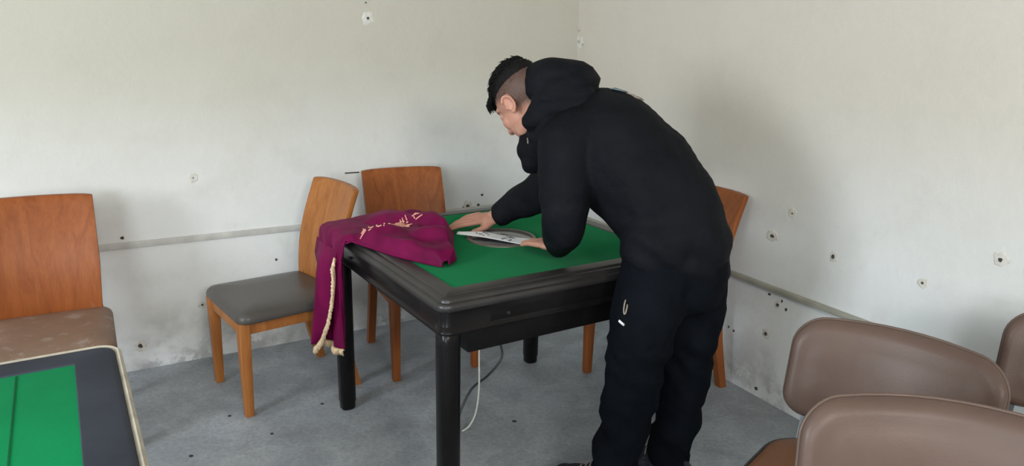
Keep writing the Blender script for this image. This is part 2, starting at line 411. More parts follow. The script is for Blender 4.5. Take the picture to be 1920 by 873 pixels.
# screw holes and plaster scars
def blotch(name,parent,x,z,r,mat,th,seed,asp=1.0,rag=0.45):
    rnd=random.Random(seed); n=14; v=[];f=[]
    rs=[r*(1-rag/2+rag*rnd.random()) for _ in range(n)]
    for lay,(yy,sc) in enumerate(((0.0,1.0),(th,0.8))):
        for k in range(n):
            a=2*PI*k/n; v.append((x+rs[k]*sc*math.cos(a)*asp,yy,z+rs[k]*sc*math.sin(a)))
    for k in range(n): f.append((k,(k+1)%n,n+(k+1)%n,n+k))
    f.append(tuple(range(n,2*n))); f.append(tuple(range(n))[::-1])
    return mesh_obj(name,v,f,mat,parent,False)
def left_x(P): # local x on wall_left
    return (Vector(P[:2])-C_NE).dot((C_NW-C_NE).normalized())
def right_x(P): return (Vector(P[:2])-C_SE).dot((C_NE-C_SE).normalized())
k=0
for P,r,scar in(((-0.685,3.426,1.519),.007,.030),((-0.692,3.422,1.587),.004,0),((-1.627,2.866,.599),.007,0),((-1.097,3.181,.423),.006,0),((-1.385,3.01,.256),.006,.016),
              ((-1.61,2.876,.11),.010,.026),((-0.164,3.736,.638),.007,0),((-0.183,3.725,.584),.009,0),((-0.238,3.692,.584),.012,.030),((-0.262,3.68,.578),.007,0),((-1.101,3.179,.095),.008,0),((-1.375,3.016,.832),.003,.022)):
    x=left_x(P)
    if scar: blotch('plaster_scar',wall_left,x,P[2],scar,'scar',0.0015,k+50)
    blotch('nail_hole',wall_left,x,P[2],r,'hole',0.003,k); k+=1
box_obj('plaster_crack',(left_x((-.773,3.374)),.001,.806),(.07,.002,.006),'hole',wall_left)
for P,r,scar,asp in(((.342,4.022,1.50),.010,0,1),((.345,4.018,1.44),.012,.03,1.5),((.36,3.99,1.425),.008,0,1),((1.037,2.751,.695),.008,.024,1.3),((1.174,2.502,.685),.010,.022,.8),((1.439,2.017,.823),.007,.024,1),
              ((1.047,2.734,.456),.005,0,1.4),((1.09,2.656,.42),.007,0,.8),((1.078,2.677,.447),.006,0,.5),((1.068,2.693,.425),.008,.016,1),((1.049,2.73,.287),.009,.02,1),((1.078,2.678,.804),.004,.022,1),((1.336,2.205,.687),.005,.018,1),((1.041,2.744,.033),.008,0,1),((.953,2.906,.244),.006,0,.6),((.968,2.88,.236),.006,0,.6)):
    x=right_x(P)
    if scar: blotch('plaster_scar',wall_right,x,P[2],scar,'scar',0.0015,k+50,asp)
    blotch('nail_hole',wall_right,x,P[2],r,'smudge' if P[2]>1.3 else 'hole',0.003,k,asp); k+=1

# ------------------------------------------------------------------ game tables
HT=0.7455; HA=0.48
def game_table(name,loc,rz,rim,felt,console,label,beige=False):
    t=empty(name,loc,rz); tag(t,label,'table')
    A=HA
    prof=[(.080,.728),(.080,.744),(.077,.7485),(.036,.7485),(.034,.7475),(.031,.743),(.028,.7425),(.0245,.743),(.020,.7425),(.015,.739),(.0125,.734),
          (.0115,.730),(.008,.7295),(.004,.727),(.001,.722),(.0,.716),(.001,.710),(.004,.706),(.010,.704),(.08,.704)]
    if beige: prof=[(.080,.728),(.080,.744),(.077,.7485),(.014,.7485),(.006,.746),(.002,.740),(.001,.730),(.001,.710),(.010,.704),(.08,.704)]
    ring_sweep('rim',prof,A,.038,rim,t,8)
    ap=[(.013,.706),(.013,.650),(.011,.647),(.008,.644),(.0075,.639),(.009,.635),(.014,.633),(.060,.633),(.060,.706)]
    ring_sweep('apron',ap,A,.042,'black',t,8)
    if beige:
        ring_sweep('edge_band',[(-.010,.742),(-.012,.706),(.012,.700),(.012,.730),(-.004,.7470)],A,.040,'beige',t,8)
    f=box_obj('felt',(0,0,.7385),(2*(A-.079),2*(A-.079),.014),felt,t)
    if beige:                                            # faint tile-slot seams in the cloth
        for sx in(-1,1): box_obj('felt_seam',(sx*.302,0,.7458),(.003,.79,.0016),'seam',f)
    # drawers, corner blocks, keyholes
    for i in range(4):
        R=Matrix.Rotation(i*PI/2,3,'Z')
        d=box_obj('drawer_front',R@Vector((0,-(A-.0150),.6785)),(.64,.006,.050),'black',t,.003,rot=R)
        bm=bmesh.new(); bmesh.ops.create_cone(bm,cap_ends=True,segments=12,radius1=.006,radius2=.005,depth=.006)
        bmesh.ops.transform(bm,matrix=(Matrix.Rotation(PI/2,4,'X')),verts=bm.verts)
        bmesh.ops.transform(bm,matrix=Matrix.Translation((-.26,-(A-.011),.670)),verts=bm.verts)
        bmesh.ops.transform(bm,matrix=R.to_4x4(),verts=bm.verts)
        bm_obj('keyhole',bm,'black_plastic',d,True,0.6)
    box_obj('mechanism_box',(.03,-.03,.597),(.80,.80,.088),'black',t,.006)
    for sx in(-1,1):
        for sy in(-1,1):
            vs_,fs=[],[]; n=20; zs=[(0,.0255),(.004,.0285),(.03,.029),(.034,.0315),(.60,.0325),(.66,.0325)]
            for z,r in zs:
                for q in range(n):
                    a=2*PI*q/n; e=0.72
                    cx=math.copysign(abs(math.cos(a))**e,math.cos(a)); cy=math.copysign(abs(math.sin(a))**e,math.sin(a))
                    vs_.append((sx*(A-.0435)+r*cx,sy*(A-.0435)+r*cy,z))
            for i in range(len(zs)-1):
                for q in range(n): fs.append((i*n+q,i*n+(q+1)%n,(i+1)*n+(q+1)%n,(i+1)*n+q))
            fs.append(tuple(range(n))[::-1]); fs.append(tuple((len(zs)-1)*n+q for q in range(n)))
            mesh_obj('leg',vs_,fs,'black',t,True)
    if console:
        def lathe(nm,prof,mat,par):
            vs_,fs=[],[]; n=40
            for r,z in prof:
                for q in range(n): vs_.append((r*math.cos(2*PI*q/n),r*math.sin(2*PI*q/n),z))
            for i in range(len(prof)-1):
                for q in range(n): fs.append((i*n+q,i*n+(q+1)%n,(i+1)*n+(q+1)%n,(i+1)*n+q))
            return mesh_obj(nm,vs_,fs,mat,par,True)
        c=lathe('console',[(.0001,.750),(.06,.7505),(.108,.7495),(.110,.7475),(.110,.744)],'console',t)
        lathe('console_rim',[(.110,.744),(.110,.7505),(.113,.7525),(.121,.7515),(.125,.7475),(.125,.744)],'console_rim',c)
    return t
TC=Vector((-.0376,2.4404)); TY=.567
table1=game_table('mahjong_table',(TC.x,TC.y,0),TY,'rim1','felt1',True,'black lacquered square game table with green felt top the man leans over')
eu=Vector((math.cos(TY),math.sin(TY))); ev=Vector((-math.sin(TY),math.cos(TY)))
def TW(u,v,z): return Vector((TC.x+eu.x*u+ev.x*v, TC.y+eu.y*u+ev.y*v, z))
t2c=Vector((-.874,1.461))-eu*HA-ev*HA
table2=game_table('mahjong_table',(t2c.x,t2c.y,0),TY,'rim2','felt2',False,'slate-rimmed green felt game table with beige edge, cut off at lower left',True)

# ------------------------------------------------------------------ wooden dining chairs
SZ=.430; ZT=.84
def wood_chair(loc,rz,wood,seat,label):
    c=empty('dining_chair',(loc[0],loc[1],0),rz); tag(c,label,'chair','wooden dining chairs')
    for sx in(-1,1):
        tapered('leg',(sx*.183,-.192,0),(sx*.183,-.190,SZ-.045),(.032,.032),(.044,.044),wood,c)
    for sx in(-1,1):
        # raked back leg, bent outward at the foot
        path=[(sx*.178,.262,0),(sx*.178,.215,.20),(sx*.174,.196,.36),(sx*.158,.212,.46)]
        bm=bmesh.new(); prev=None
        pts=catmull(path,4)
        for i,p in enumerate(pts):
            s=.034+.012*min(1,p.z/.35) if p.z<.40 else .040
            rg=[bm.verts.new((p.x+dx*.017,p.y+dy*s/2,p.z)) for dx,dy in((-1,-1),(1,-1),(1,1),(-1,1))]
            if prev:
                for q in range(4): bm.faces.new((prev[q],prev[(q+1)%4],rg[(q+1)%4],rg[q]))
            else: bm.faces.new(rg[::-1])
            prev=rg
        bm.faces.new(prev); bm_obj('leg',bm,wood,c,False)
    box_obj('front_rail',(0,-.192,SZ-.070),(.325,.024,.050),wood,c,.003)
    box_obj('back_rail',(0,.190,SZ-.070),(.325,.024,.050),wood,c,.003)
    for sx in(-1,1): box_obj('side_rail',(sx*.183,0,SZ-.070),(.024,.345,.050),wood,c,.003)
    # seat cushion
    bm=bmesh.new(); loops=[]
    prof=[(.020,-.050),(.004,-.047),(.0,-.040),(.0,-.030),(.004,-.018),(.014,-.008),(.035,-.002),(.08,.003),(.13,.006)]
    for ins,dz in prof:
        loops.append([bm.verts.new((x*(1.0 if y<0 else .96),y,SZ+dz)) for x,y in rsq(.222-ins,.215-ins,max(.045-ins*.6,.01),5)])
    for a,b_ in zip(loops,loops[1:]):
        for q in range(len(a)): bm.faces.new((a[q],a[(q+1)%len(a)],b_[(q+1)%len(a)],b_[q]))
    bm.faces.new(loops[-1]); bm.faces.new(loops[0][::-1])
    bm_obj('seat',bm,seat,c,True,0.9)
    # bent plywood back panel
    nx,nz=14,16; W=.192; TH=.027
    def py(x,z): 
        t=(z-.395)/(ZT-.395); return .176+.100*t**1.35-.012*math.sin(PI*t)+.030*(1-(x/W)**2)
    vs_,fs=[],[]
    for side in(0,1):
        for j in range(nz+1):
            t=j/nz; z=.395+(ZT-.395)*t
            w=W*(.94+.06*min(1,t*2.2))
            for i in range(nx+1):
                s=-1+2*i/nx; x=s*w
                zz=z-(0.004*abs(s)**8 if j==nz else 0)
                vs_.append((x,py(x,zz)+side*TH,zz))
    n1=(nx+1)*(nz+1)
    for j in range(nz):
        for i in range(nx):
            a=j*(nx+1)+i; fs.append((a,a+1,a+nx+2,a+nx+1)); fs.append((n1+a,n1+a+nx+1,n1+a+nx+2,n1+a+1))
    for i in range(nx):
        fs.append((i,n1+i,n1+i+1,i+1)); a=nz*(nx+1)+i; fs.append((a,a+1,n1+a+1,n1+a))
    for j in range(nz):
        a=j*(nx+1); fs.append((a,a+nx+1,n1+a+nx+1,n1+a)); a+=nx; fs.append((a,n1+a,n1+a+nx+1,a+nx+1))
    bm=bmesh.new(); tmp=bpy.data.meshes.new('t'); tmp.from_pydata(vs_,[],fs); bm.from_mesh(tmp); bpy.data.meshes.remove(tmp)
    bmesh.ops.recalc_face_normals(bm,faces=bm.faces)
    es=[e for e in bm.edges if len(e.link_faces)==2 and e.calc_face_angle(0)>0.9]
    bmesh.ops.bevel(bm,geom=es,offset=.004,segments=2,profile=.5,affect='EDGES')
    bm_obj('backrest',bm,wood,c,True,0.7)
    return c
wood_chair((-.968,2.754),-.892,'wood_a','seat_dark','honey wood dining chair with grey-brown seat turned away beside the burgundy cloth')
wood_chair((-.404,3.071),.444,'wood_b','seat_dark','brown wooden dining chair behind the table against the left wall')
wood_chair((.603,2.867),-1.092,'wood_b','seat_dark','reddish wooden dining chair mostly hidden behind the bending man')
wood_chair((-1.604,2.271),.512,'wood_d','seat_brown','amber wooden dining chair with worn brown seat at the left edge of the photo')

# ------------------------------------------------------------------ taupe leather chairs
def leather_chair(loc,rz,label,zt=.76,w=.225):
    c=empty('leather_chair',(loc[0],loc[1],0),rz); tag(c,label,'chair','taupe leather chairs')
    zb=zt-.240; hz=(zt-zb)/2; zc=(zt+zb)/2
    rec=math.tan(.20)
    def place(x,y,z): return (x, y + (z-zb)*rec + .21 - .055*(x/w)**2, z + .012*(1-(x/w)**2)*(.65+.35*math.tanh((z-zc)/.06)))
    # cushion
    bm=bmesh.new(); loops=[]
    prof=[(.110,.022),(.06,.022),(.02,.022),(.006,.018),(.0,.009),(.0,-.004),(.005,-.014),(.014,-.021),(.024,-.0245),(.034,-.0245),(.05,-.030),(.075,-.033),(.095,-.0345),(.112,-.035)]
    n=8
    for ins,y in prof:
        pts=rsq(w-ins,hz-ins,max(min(.062-ins*.5,hz-ins-.001),.004),n); lp=[]
        # more points along straight sides
        dense=[]
        for i in range(len(pts)):
            p=Vector(pts[i]); q=Vector(pts[(i+1)%len(pts)]); m=8 if i%(n+1)==n else 1
            for k_ in range(m): dense.append(p.lerp(q,k_/m))
        loops.append([bm.verts.new(place(p.x,y,zc+p.y)) for p in dense])
    for a,b_ in zip(loops,loops[1:]):
        for q in range(len(a)): bm.faces.new((a[q],a[(q+1)%len(a)],b_[(q+1)%len(a)],b_[q]))
    def cap(lp):
        lp=lp[-4:]+lp[:-4]; m=len(lp)//2; a=lp[:m]; b_=lp[m:][::-1]
        for q in range(m-1): bm.faces.new((a[q],a[q+1],b_[q+1],b_[q]))
    cap(loops[0]); cap(loops[-1])
    back=bm_obj('backrest',bm,'taupe',c,True,0.9)
    pts=rsq(w+.001,hz+.001,.063,n); dense=[]
    for i in range(len(pts)):
        p=Vector(pts[i]); q=Vector(pts[(i+1)%len(pts)]); m=8 if i%(n+1)==n else 1
        for k_ in range(m): dense.append(p.lerp(q,k_/m))
    tube('piping',[Vector(place(p.x,.004,zc+p.y)) for p in dense],.0035,'piping',back,6,True)
    # seat
    bm=bmesh.new(); loops=[]
    for ins,dz in((.03,-.06),(.006,-.056),(.0,-.045),(.0,-.02),(.006,-.008),(.022,-.001),(.06,.004),(.11,.006)):
        loops.append([bm.verts.new((x,y+.005,.470+dz)) for x,y in rsq(.225-ins,.185-ins,max(.11-ins*.6,.02),8)])
    for a,b_ in zip(loops,loops[1:]):
        for q in range(len(a)): bm.faces.new((a[q],a[(q+1)%len(a)],b_[(q+1)%len(a)],b_[q]))
    bm.faces.new(loops[-1]); bm.faces.new(loops[0][::-1])
    st=bm_obj('seat',bm,'tan',c,True,0.9)
    tube('piping',[(x,y+.005,.452) for x,y in rsq(.227,.187,.11,8)],.005,'black_plastic',st,6,True)
    for sx in(-1,1):
        p=[(sx*.185,.155,.395),(sx*.185,.205,.40),(sx*.185,.222,.46),(sx*.180,.228,zb+.03)]
        pts=catmull(p,5); bm=bmesh.new(); prev=None
        for q in pts:
            rg=[bm.verts.new((q.x+dx*.009,q.y+dy*.005,q.z)) for dx,dy in((-1,-1),(1,-1),(1,1),(-1,1))]
            if prev:
                for i in range(4): bm.faces.new((prev[i],prev[(i+1)%4],rg[(i+1)%4],rg[i]))
            else: bm.faces.new(rg[::-1])
            prev=rg
        bm.faces.new(prev); bm_obj('back_support',bm,'chrome',c,False)
        tube('leg',catmull([(sx*.17,-.14,.40),(sx*.185,-.17,.30),(sx*.205,-.20,.010)],5),.011,'chrome',c,10)
        tube('leg',catmull([(sx*.17,.12,.40),(sx*.185,.15,.30),(sx*.205,.20,.010)],5),.011,'chrome',c,10)
        for yy in(-.201,.201):
            bm=bmesh.new(); bmesh.ops.create_cone(bm,cap_ends=True,segments=12,radius1=.015,radius2=.013,depth=.016)
            bmesh.ops.transform(bm,matrix=Matrix.Translation((sx*.205,yy,.008)),verts=bm.verts); bm_obj('rubber_foot',bm,'black_plastic',c,True,.6)
    return c
def place_leather(left_end,right_end,label,zt=.76):
    # ends of the backrest top edge as seen from the room side -> chair origin and yaw (front is local -y)
    l=Vector(left_end); r=Vector(right_end); d=(r-l).normalized(); mid=(l+r)/2
    a=math.atan2(d.y,d.x); yl=Vector((-math.sin(a),math.cos(a)))
    loc=mid-yl*(.21+.240*math.tan(.20)-.03); return leather_chair(loc,a,label,zt)
place_leather((.735,1.690),(1.075,1.400),'taupe leather chair with brown seat, second nearest at lower right')
place_leather((.532,1.168),(.957,1.053),'taupe leather chair nearest the camera at the bottom right corner',.803)
place_leather((1.315,1.775),(1.655,1.470),'taupe leather chair half cut off by the right edge of the photo')

# ------------------------------------------------------------------ burgundy cloth draped over the table corner
def ridge2(t):
    return abs(math.sin(PI*t))**.6
def cloth():
    FZ=.7522
    vs_key=[-.225,-.19,-.131,-.046,.10,.17,.25,.36,.44,.475]
    uin=[-.325,-.275,-.262,-.215,-.135,-.110,-.100,-.125,-.19,-.30]
    uout=[-.345,-.365,-.392,-.428,-.466,-.484,-.49,-.49,-.49,-.47]
    Hk=[.004,.026,.036,.040,.046,.048,.046,.040,.022,.004]
    nv,nt_=64,46; nh=34
    rows=[]
    def top(p,v):
        ui=interp(v,vs_key,uin); uo=interp(v,vs_key,uout); u=ui+(uo-ui)*p
        H=interp(v,vs_key,Hk)
        rim=smoothstep(0,.12,p)
        edge=rim*(1.0 if v>.17 else smoothstep(0,.10,1-p)) if v<=.17 else rim
        if v>.12: edge=rim*(1-.62*smoothstep(.35,1.0,p)) if v>.17 else edge*(1-.3*smoothstep(.5,1,p))
        fold=(.010+.010*smoothstep(-.30,-.2,u))*math.sin(46*(u*.80+v*.28)+2.5*math.sin(7*v))*smoothstep(0,.25,p)*smoothstep(0,.2,1-p)
        bunch=.020*math.exp(-((u+.20)/.05)**2-((v-.05-(u+.2)*1.2)/.16)**2)+.016*math.exp(-((u+.27)/.035)**2-((v+.06)/.14)**2)
        nz_=.010*noise.noise(Vector((u*14,v*14,3.1)))+.004*noise.noise(Vector((u*36,v*36,1.1)))
        crease=.014*(ridge2(u*9+v*4+.6*noise.noise(Vector((u*8,v*8,7))))-.45)*smoothstep(0,.15,p)*smoothstep(0,.12,1-p)
        z=FZ+max(.003,(H+fold*(H/.046)+bunch+nz_+crease)*edge)
        return Vector((u,v,z))
    sheet=[]
    for i in range(nv+1):
        v=vs_key[0]+(vs_key[-1]-vs_key[0])*i/nv
        row=[top(j/nt_,v) for j in range(nt_+1)]
        sheet.append((v,row))
    verts,faces=[],[]
    hang_from=.19
    Ls=lambda v: .445*smoothstep(.175,.215,v)*(1-.35*smoothstep(.42,.475,v))
    for v,row in sheet:
        full=list(row); last=row[-1]; L=Ls(v)
        for j in range(1,nh+1):
            t=j/nh
            if v<.17:
                full.append(Vector((last.x-.0006*j*0,last.y,last.z-.004*min(1,t*3))))
            else:
                s=L*t; r=.022
                wave=.012*math.sin(v*70+1.0)*smoothstep(.05,.35,t)+.006*noise.noise(Vector((v*30,t*3,5)))
                if s<r*PI/2:
                    a=s/r; x=last.x-r*math.sin(a); z=last.z-r*(1-math.cos(a))
                else: x=last.x-r; z=last.z-r-(s-r*PI/2)
                full.append(Vector((x-wave*1.0-.008*t,last.y-.05*t*t*(v-.33)+.004*math.sin(t*9),z)))
        verts.append(full)
    W=len(verts[0]); flat=[p for r in verts for p in r]
    for i in range(nv):
        for j in range(W-1):
            a=i*W+j; faces.append((a,a+1,a+W+1,a+W))
    th=.004
    c=mesh_obj('tablecloth',flat,faces,'velvet',None,True)
    c.location=(TC.x,TC.y,0); c.rotation_euler=(0,0,TY)
    sm=c.modifiers.new('smooth','SMOOTH'); sm.iterations=3; sm.factor=.4
    so=c.modifiers.new('solid','SOLIDIFY'); so.thickness=th; so.offset=0
    tag(c,'burgundy velvet cloth with gold embroidery and cream fringe draped over table corner','cloth')
    # outer flap hanging at the corner, with a curved fringed edge
    ek=[.66,.60,.52,.44,.36,.31,.285]; ev_=[.255,.252,.250,.272,.325,.385,.425]
    nf=30; fv,ff=[],[]
    edge=[]
    for i in range(nf+1):
        z=.705-(.705-.285)*i/nf
        ve=float(np.interp(-z,[-k_ for k_ in ek],ev_))
        for j in range(13):
            s=j/12; v=ve+(.475-ve)*s
            u=-.533-.016*math.sin(s*7.5+z*6)*min(1,i/8)-.012*smoothstep(0,1,i/nf)
            if i<4: u+=.018*(1-i/4.0)
            fv.append(Vector((u,v,z)))
        edge.append(fv[-13].copy())
    for i in range(nf):
        for j in range(12):
            a=i*13+j; ff.append((a,a+1,a+14,a+13))
    fl=mesh_obj('cloth_flap',fv,ff,'velvet',c,True)
    so=fl.modifiers.new('solid','SOLIDIFY'); so.thickness=.003
    def fringe(path,name,width,rnd):
        verts2,faces2=[],[]
        for k_,p in enumerate(path):
            v1,f1=tube_geo([p+Vector((-.003,-.003,.004)),p+Vector((-.006-.004*rnd.random(),-.007*width+.004*rnd.random(),-.010*rnd.random()-.004)),p+Vector((-.004,-.012*width+.008*rnd.random(),-.020-.006*rnd.random()))],[.0042,.0046,.0022],5)
            b0=len(verts2); verts2+=v1; faces2+=[tuple(q+b0 for q in f_) for f_ in f1]
        # the braid the strands hang from
        v1,f1=tube_geo(path,.0048,6); b0=len(verts2); verts2+=v1; faces2+=[tuple(q+b0 for q in f_) for f_ in f1]
        o=mesh_obj(name,verts2,faces2,'gold',c,True); o['kind']='stuff'; o['label']='cream gold fringe'; return o
    rnd=random.Random(3)
    dense=[]
    for a,b_ in zip(edge[2:],edge[3:]):
        for q in range(3): dense.append(a.lerp(b_,q/3))
    fringe(dense,'fringe',1.0,rnd)
    bottom=[]
    for i in range(nv+1):
        v=sheet[i][0]
        if .225<v<.44: bottom.append(verts[i][-1].copy())
    dn=[]
    for a,b_ in zip(bottom,bottom[1:]):
        for q in range(2): dn.append(a.lerp(b_,q/2))
    fringe(dn,'fringe',0.3,rnd)
    # embroidered characters, two rows of thread strokes
    bpy.context.view_layer.update()
    dg=bpy.context.evaluated_depsgraph_get(); em=c.evaluated_get(dg).to_mesh()
    bvh=BVHTree.FromPolygons([v.co.copy() for v in em.vertices],[tuple(p.vertices) for p in em.polygons])
    def drop(u,v):
        h_=bvh.ray_cast(Vector((u,v,1.0)),Vector((0,0,-1)))
        return (h_[0]+Vector((0,0,.0015))) if h_[0] is not None else None
    rr=random.Random(11); sv,sf=[],[]
    def stroke(a,b_):
        pts=[drop(*(Vector(a).lerp(Vector(b_),q/4))) for q in range(5)]
        if any(p is None for p in pts): return
        v1,f1=tube_geo(pts,.0026,5); b0=len(sv); sv.extend(v1); sf.extend([tuple(q+b0 for q in f_) for f_ in f1])
    # text direction along the near edge of the heap
    for o0,n_,sz in (((-.462,.145),2,.034),((-.405,.110),3,.040),((-.365,.175),4,.040)):
        d=Vector((.72,-.10)).normalized(); up_=Vector((.20,.98)).normalized()
        for ch in range(n_):
            cpos=Vector(o0)+d*(ch*sz*.95)
            for _ in range(6):
                a=cpos+d*(rr.uniform(-.45,.3)*sz)+up_*(rr.uniform(-.6,.6)*sz)
                b_=a+(d*rr.uniform(.3,.8)*sz if rr.random()<.5 else up_*rr.uniform(-.9,.9)*sz)
                stroke(a,b_)
    if sv:
        e=mesh_obj('embroidery',sv,sf,'thread',c,True); e['label']='gold thread lettering'
    return c
cloth()

# ------------------------------------------------------------------ paper on the table
def paper():
    A=Vector((-.138,.080)); d=Vector((.547,-.837)); w=Vector((.837,.547))
    nl,nw=26,8; L,Wd=.300,.078; vs_,fs=[],[]
    for i in range(nl+1):
        s=i/nl
        for j in range(nw+1):
            t=j/nw
            p=A+d*(L*s)+w*(Wd*t)*(0.12+.88*smoothstep(-.05,.30,s))
            z=.7578+.002*(1-s)**3+.0035*math.sin(s*5+t*2)+.004*(t-.5)*(1-s)
            vs_.append((p.x,p.y,z))
    for i in range(nl):
        for j in range(nw):
            a=i*(nw+1)+j; fs.append((a,a+1,a+nw+2,a+nw+1))
    o=mesh_obj('paper_sheet',vs_,fs,'paper',None,True); o.location=(TC.x,TC.y,0); o.rotation_euler=(0,0,TY)
    so=o.modifiers.new('solid','SOLIDIFY'); so.thickness=.0006
    tag(o,'narrow white paper sheet with two grey ink drawings under the man\'s hand','paper')
    rr=random.Random(5)
    for c0,n_ in((.28,9),(.62,13)):
        sv,sf=[],[]
        for _ in range(n_):
            s0=c0+rr.uniform(-.06,.06); t0=.5+rr.uniform(-.28,.28); ds=rr.uniform(-.05,.05); dt=rr.uniform(-.2,.2)
            pts=[]
            for q in range(6):
                s=s0+ds*q/5+.01*math.sin(q); t=min(.9,max(.1,t0+dt*q/5))
                p=A+d*(L*s)+w*(Wd*t); z=.7578+.002*(1-s)**3+.0035*math.sin(s*5+t*2)+.004*(t-.5)*(1-s)+.0009
                pts.append(Vector((p.x,p.y,z)))
            v1,f1=tube_geo(pts,[.0006,.0014,.0018,.0016,.0012,.0005],5); b0=len(sv); sv+=v1; sf+=[tuple(q+b0 for q in f_) for f_ in f1]
        k_=mesh_obj('ink_drawing',sv,sf,'ink',o,True)
paper()

# ------------------------------------------------------------------ cords and crumbs under the table
tag(tube('power_cord',catmull([(-.115,2.47,.553),(-.113,2.455,.30),(-.112,2.445,.16),(-.122,2.43,.07),(-.145,2.415,.02),(-.172,2.398,.006)],8),.0035,'cord_w'),'thin white power cord hanging from under the table','cord')
tag(tube('power_cord',catmull([(-.06,2.60,.553),(-.045,2.60,.32),(-.03,2.60,.22),(-.08,2.56,.16),(-.14,2.48,.14),(-.180,2.43,.07),(-.190,2.405,.006)],8),.0045,'cord_b'),'dark power cord looping under the table behind the white cord','cord')
def crumb(x,y,r,seed,label):
    bm=bmesh.new(); bmesh.ops.create_icosphere(bm,subdivisions=1,radius=r)
    rr=random.Random(seed)
    for v in bm.verts: v.co=Vector((v.co.x*rr.uniform(.8,1.5),v.co.y*rr.uniform(.7,1.3),max(v.co.z,-r*.4)*.5+r*.2))
    o=bm_obj('crumb',bm,'crumb'); o.location=(x,y,0); tag(o,label,'crumb','crumbs on the concrete floor')
for i,(x,y,r,l) in enumerate(((-1.077,2.483,.006,"dark crumb on the floor just left of the honey chair's front leg"),(-.748,2.595,.007,"dark crumb on the floor left of the black table leg under the cloth"),
        (-.872,2.361,.006,"dark crumb on the floor below and right of the honey chair's front leg"),(-1.102,2.202,.007,"dark crumb on the floor nearest the beige-edged lower left table"),
        (.025,2.487,.008,"dark crumb on the floor right of the white power cord"))): crumb(x,y,r,i,l)

# ------------------------------------------------------------------ the man bending over the table
class Blob:
    """union of closed primitives, fused by a voxel remesh into one continuous skin"""
    def __init__(s): s.bm=bmesh.new()
    def ball(s,c,r):
        bmesh.ops.create_icosphere(s.bm,subdivisions=3,radius=r,matrix=Matrix.Translation(c))
    def ell(s,c,rad,R=None,sub=4):
        M=Matrix.Translation(c)@(R.to_4x4() if R else Matrix.Identity(4))@Matrix.Diagonal((rad[0],rad[1],rad[2],1))
        bmesh.ops.create_icosphere(s.bm,subdivisions=sub,radius=1.0,matrix=M)
    def cone(s,p0,p1,r0,r1,seg=24,asp=1.0,side=None):
        p0,p1=Vector(p0),Vector(p1); t=(p1-p0).normalized()
        ref=side if side is not None else (Vector((0,0,1)) if abs(t.z)<.9 else Vector((1,0,0)))
        x=(ref-t*ref.dot(t)).normalized(); y=t.cross(x); A=[];B=[]
        for k_ in range(seg):
            a=2*PI*k_/seg; d=x*(math.cos(a)*asp)+y*math.sin(a)
            A.append(s.bm.verts.new(p0+d*r0)); B.append(s.bm.verts.new(p1+d*r1))
        s.bm.faces.new(A[::-1]); s.bm.faces.new(B)
        for k_ in range(seg): s.bm.faces.new((A[k_],A[(k_+1)%seg],B[(k_+1)%seg],B[k_]))
    def limb(s,pts):
        """pts = [(point, radius), ...] with rounded joints"""
        for (p0,r0),(p1,r1) in zip(pts,pts[1:]): s.cone(p0,p1,r0,r1)
        for p,r in pts: s.ball(Vector(p),r)
    def smooth_limb(s,pts,n=6):
        ps=catmull([p for p,_ in pts],n); rs=np.interp(np.arange(len(ps))/n,np.arange(len(pts)),[r for _,r in pts])
        s.limb([(p,float(r)) for p,r in zip(ps,rs)])
    def build(s,name,mat,parent,voxel,smooth=6,disp=None,decim=None):
        bmesh.ops.recalc_face_normals(s.bm,faces=s.bm.faces)
        me=bpy.data.meshes.new(name+'_src'); s.bm.to_mesh(me); s.bm.free()
        tmp=bpy.data.objects.new('tmp_blob',me); COL.objects.link(tmp)
        r=tmp.modifiers.new('r','REMESH'); r.mode='VOXEL'; r.voxel_size=voxel; r.use_smooth_shade=True
        if smooth: m=tmp.modifiers.new('s','SMOOTH'); m.factor=.5; m.iterations=smooth
        if decim: d_=tmp.modifiers.new('d','DECIMATE'); d_.ratio=decim
        bpy.context.view_layer.update(); dg=bpy.context.evaluated_depsgraph_get()
        out=bpy.data.meshes.new_from_object(tmp.evaluated_get(dg)); out.name=name
        bpy.data.objects.remove(tmp); bpy.data.meshes.remove(me); out.materials.clear()
        if disp:
            nv=len(out.vertices); co=np.empty(nv*3); no=np.empty(nv*3); out.vertices.foreach_get('co',co); out.vertex_normals.foreach_get('vector',no)
            co=co.reshape(-1,3); no=no.reshape(-1,3)
            dd=np.array([disp(Vector(p)) for p in co]); co=co+no*dd[:,None]
            out.vertices.foreach_set('co',co.ravel()); out.update()
        return link(name,out,mat,parent,True)

V=Vector
def frame(fwd,up):
    f=V(fwd).normalized(); u=(V(up)-f*V(up).dot(f)).normalized(); r=f.cross(u)
    return Matrix((r,f,u)).transposed()          # columns: right, forward, up

# --- joints
PEL=V((.52,2.05,.80)); CHEST=V((.27,2.19,1.10)); NECKB=V((.155,2.25,1.185))
L_SH=V((.148,2.055,1.130)); L_EL=V((.152,2.030,.925)); L_WR=V((.147,2.165,.797))
R_SH=V((.225,2.42,1.125)); R_EL=V((.095,2.49,.905)); R_WR=V((-.058,2.555,.798))
L_HIP=V((.43,1.995,.82)); L_KN=V((.388,2.02,.50)); L_AN=V((.345,2.03,.09))
R_HIP=V((.565,2.11,.82)); R_KN=V((.575,2.145,.47)); R_AN=V((.545,2.135,.09))
HEAD_C=V((.030,2.285,1.232))
HEAD_R=frame((-.46,.52,-.72),(-.52,.36,.78))
def HP(x,y,z): return HEAD_C+HEAD_R@V((x,y,z))

body=Blob()
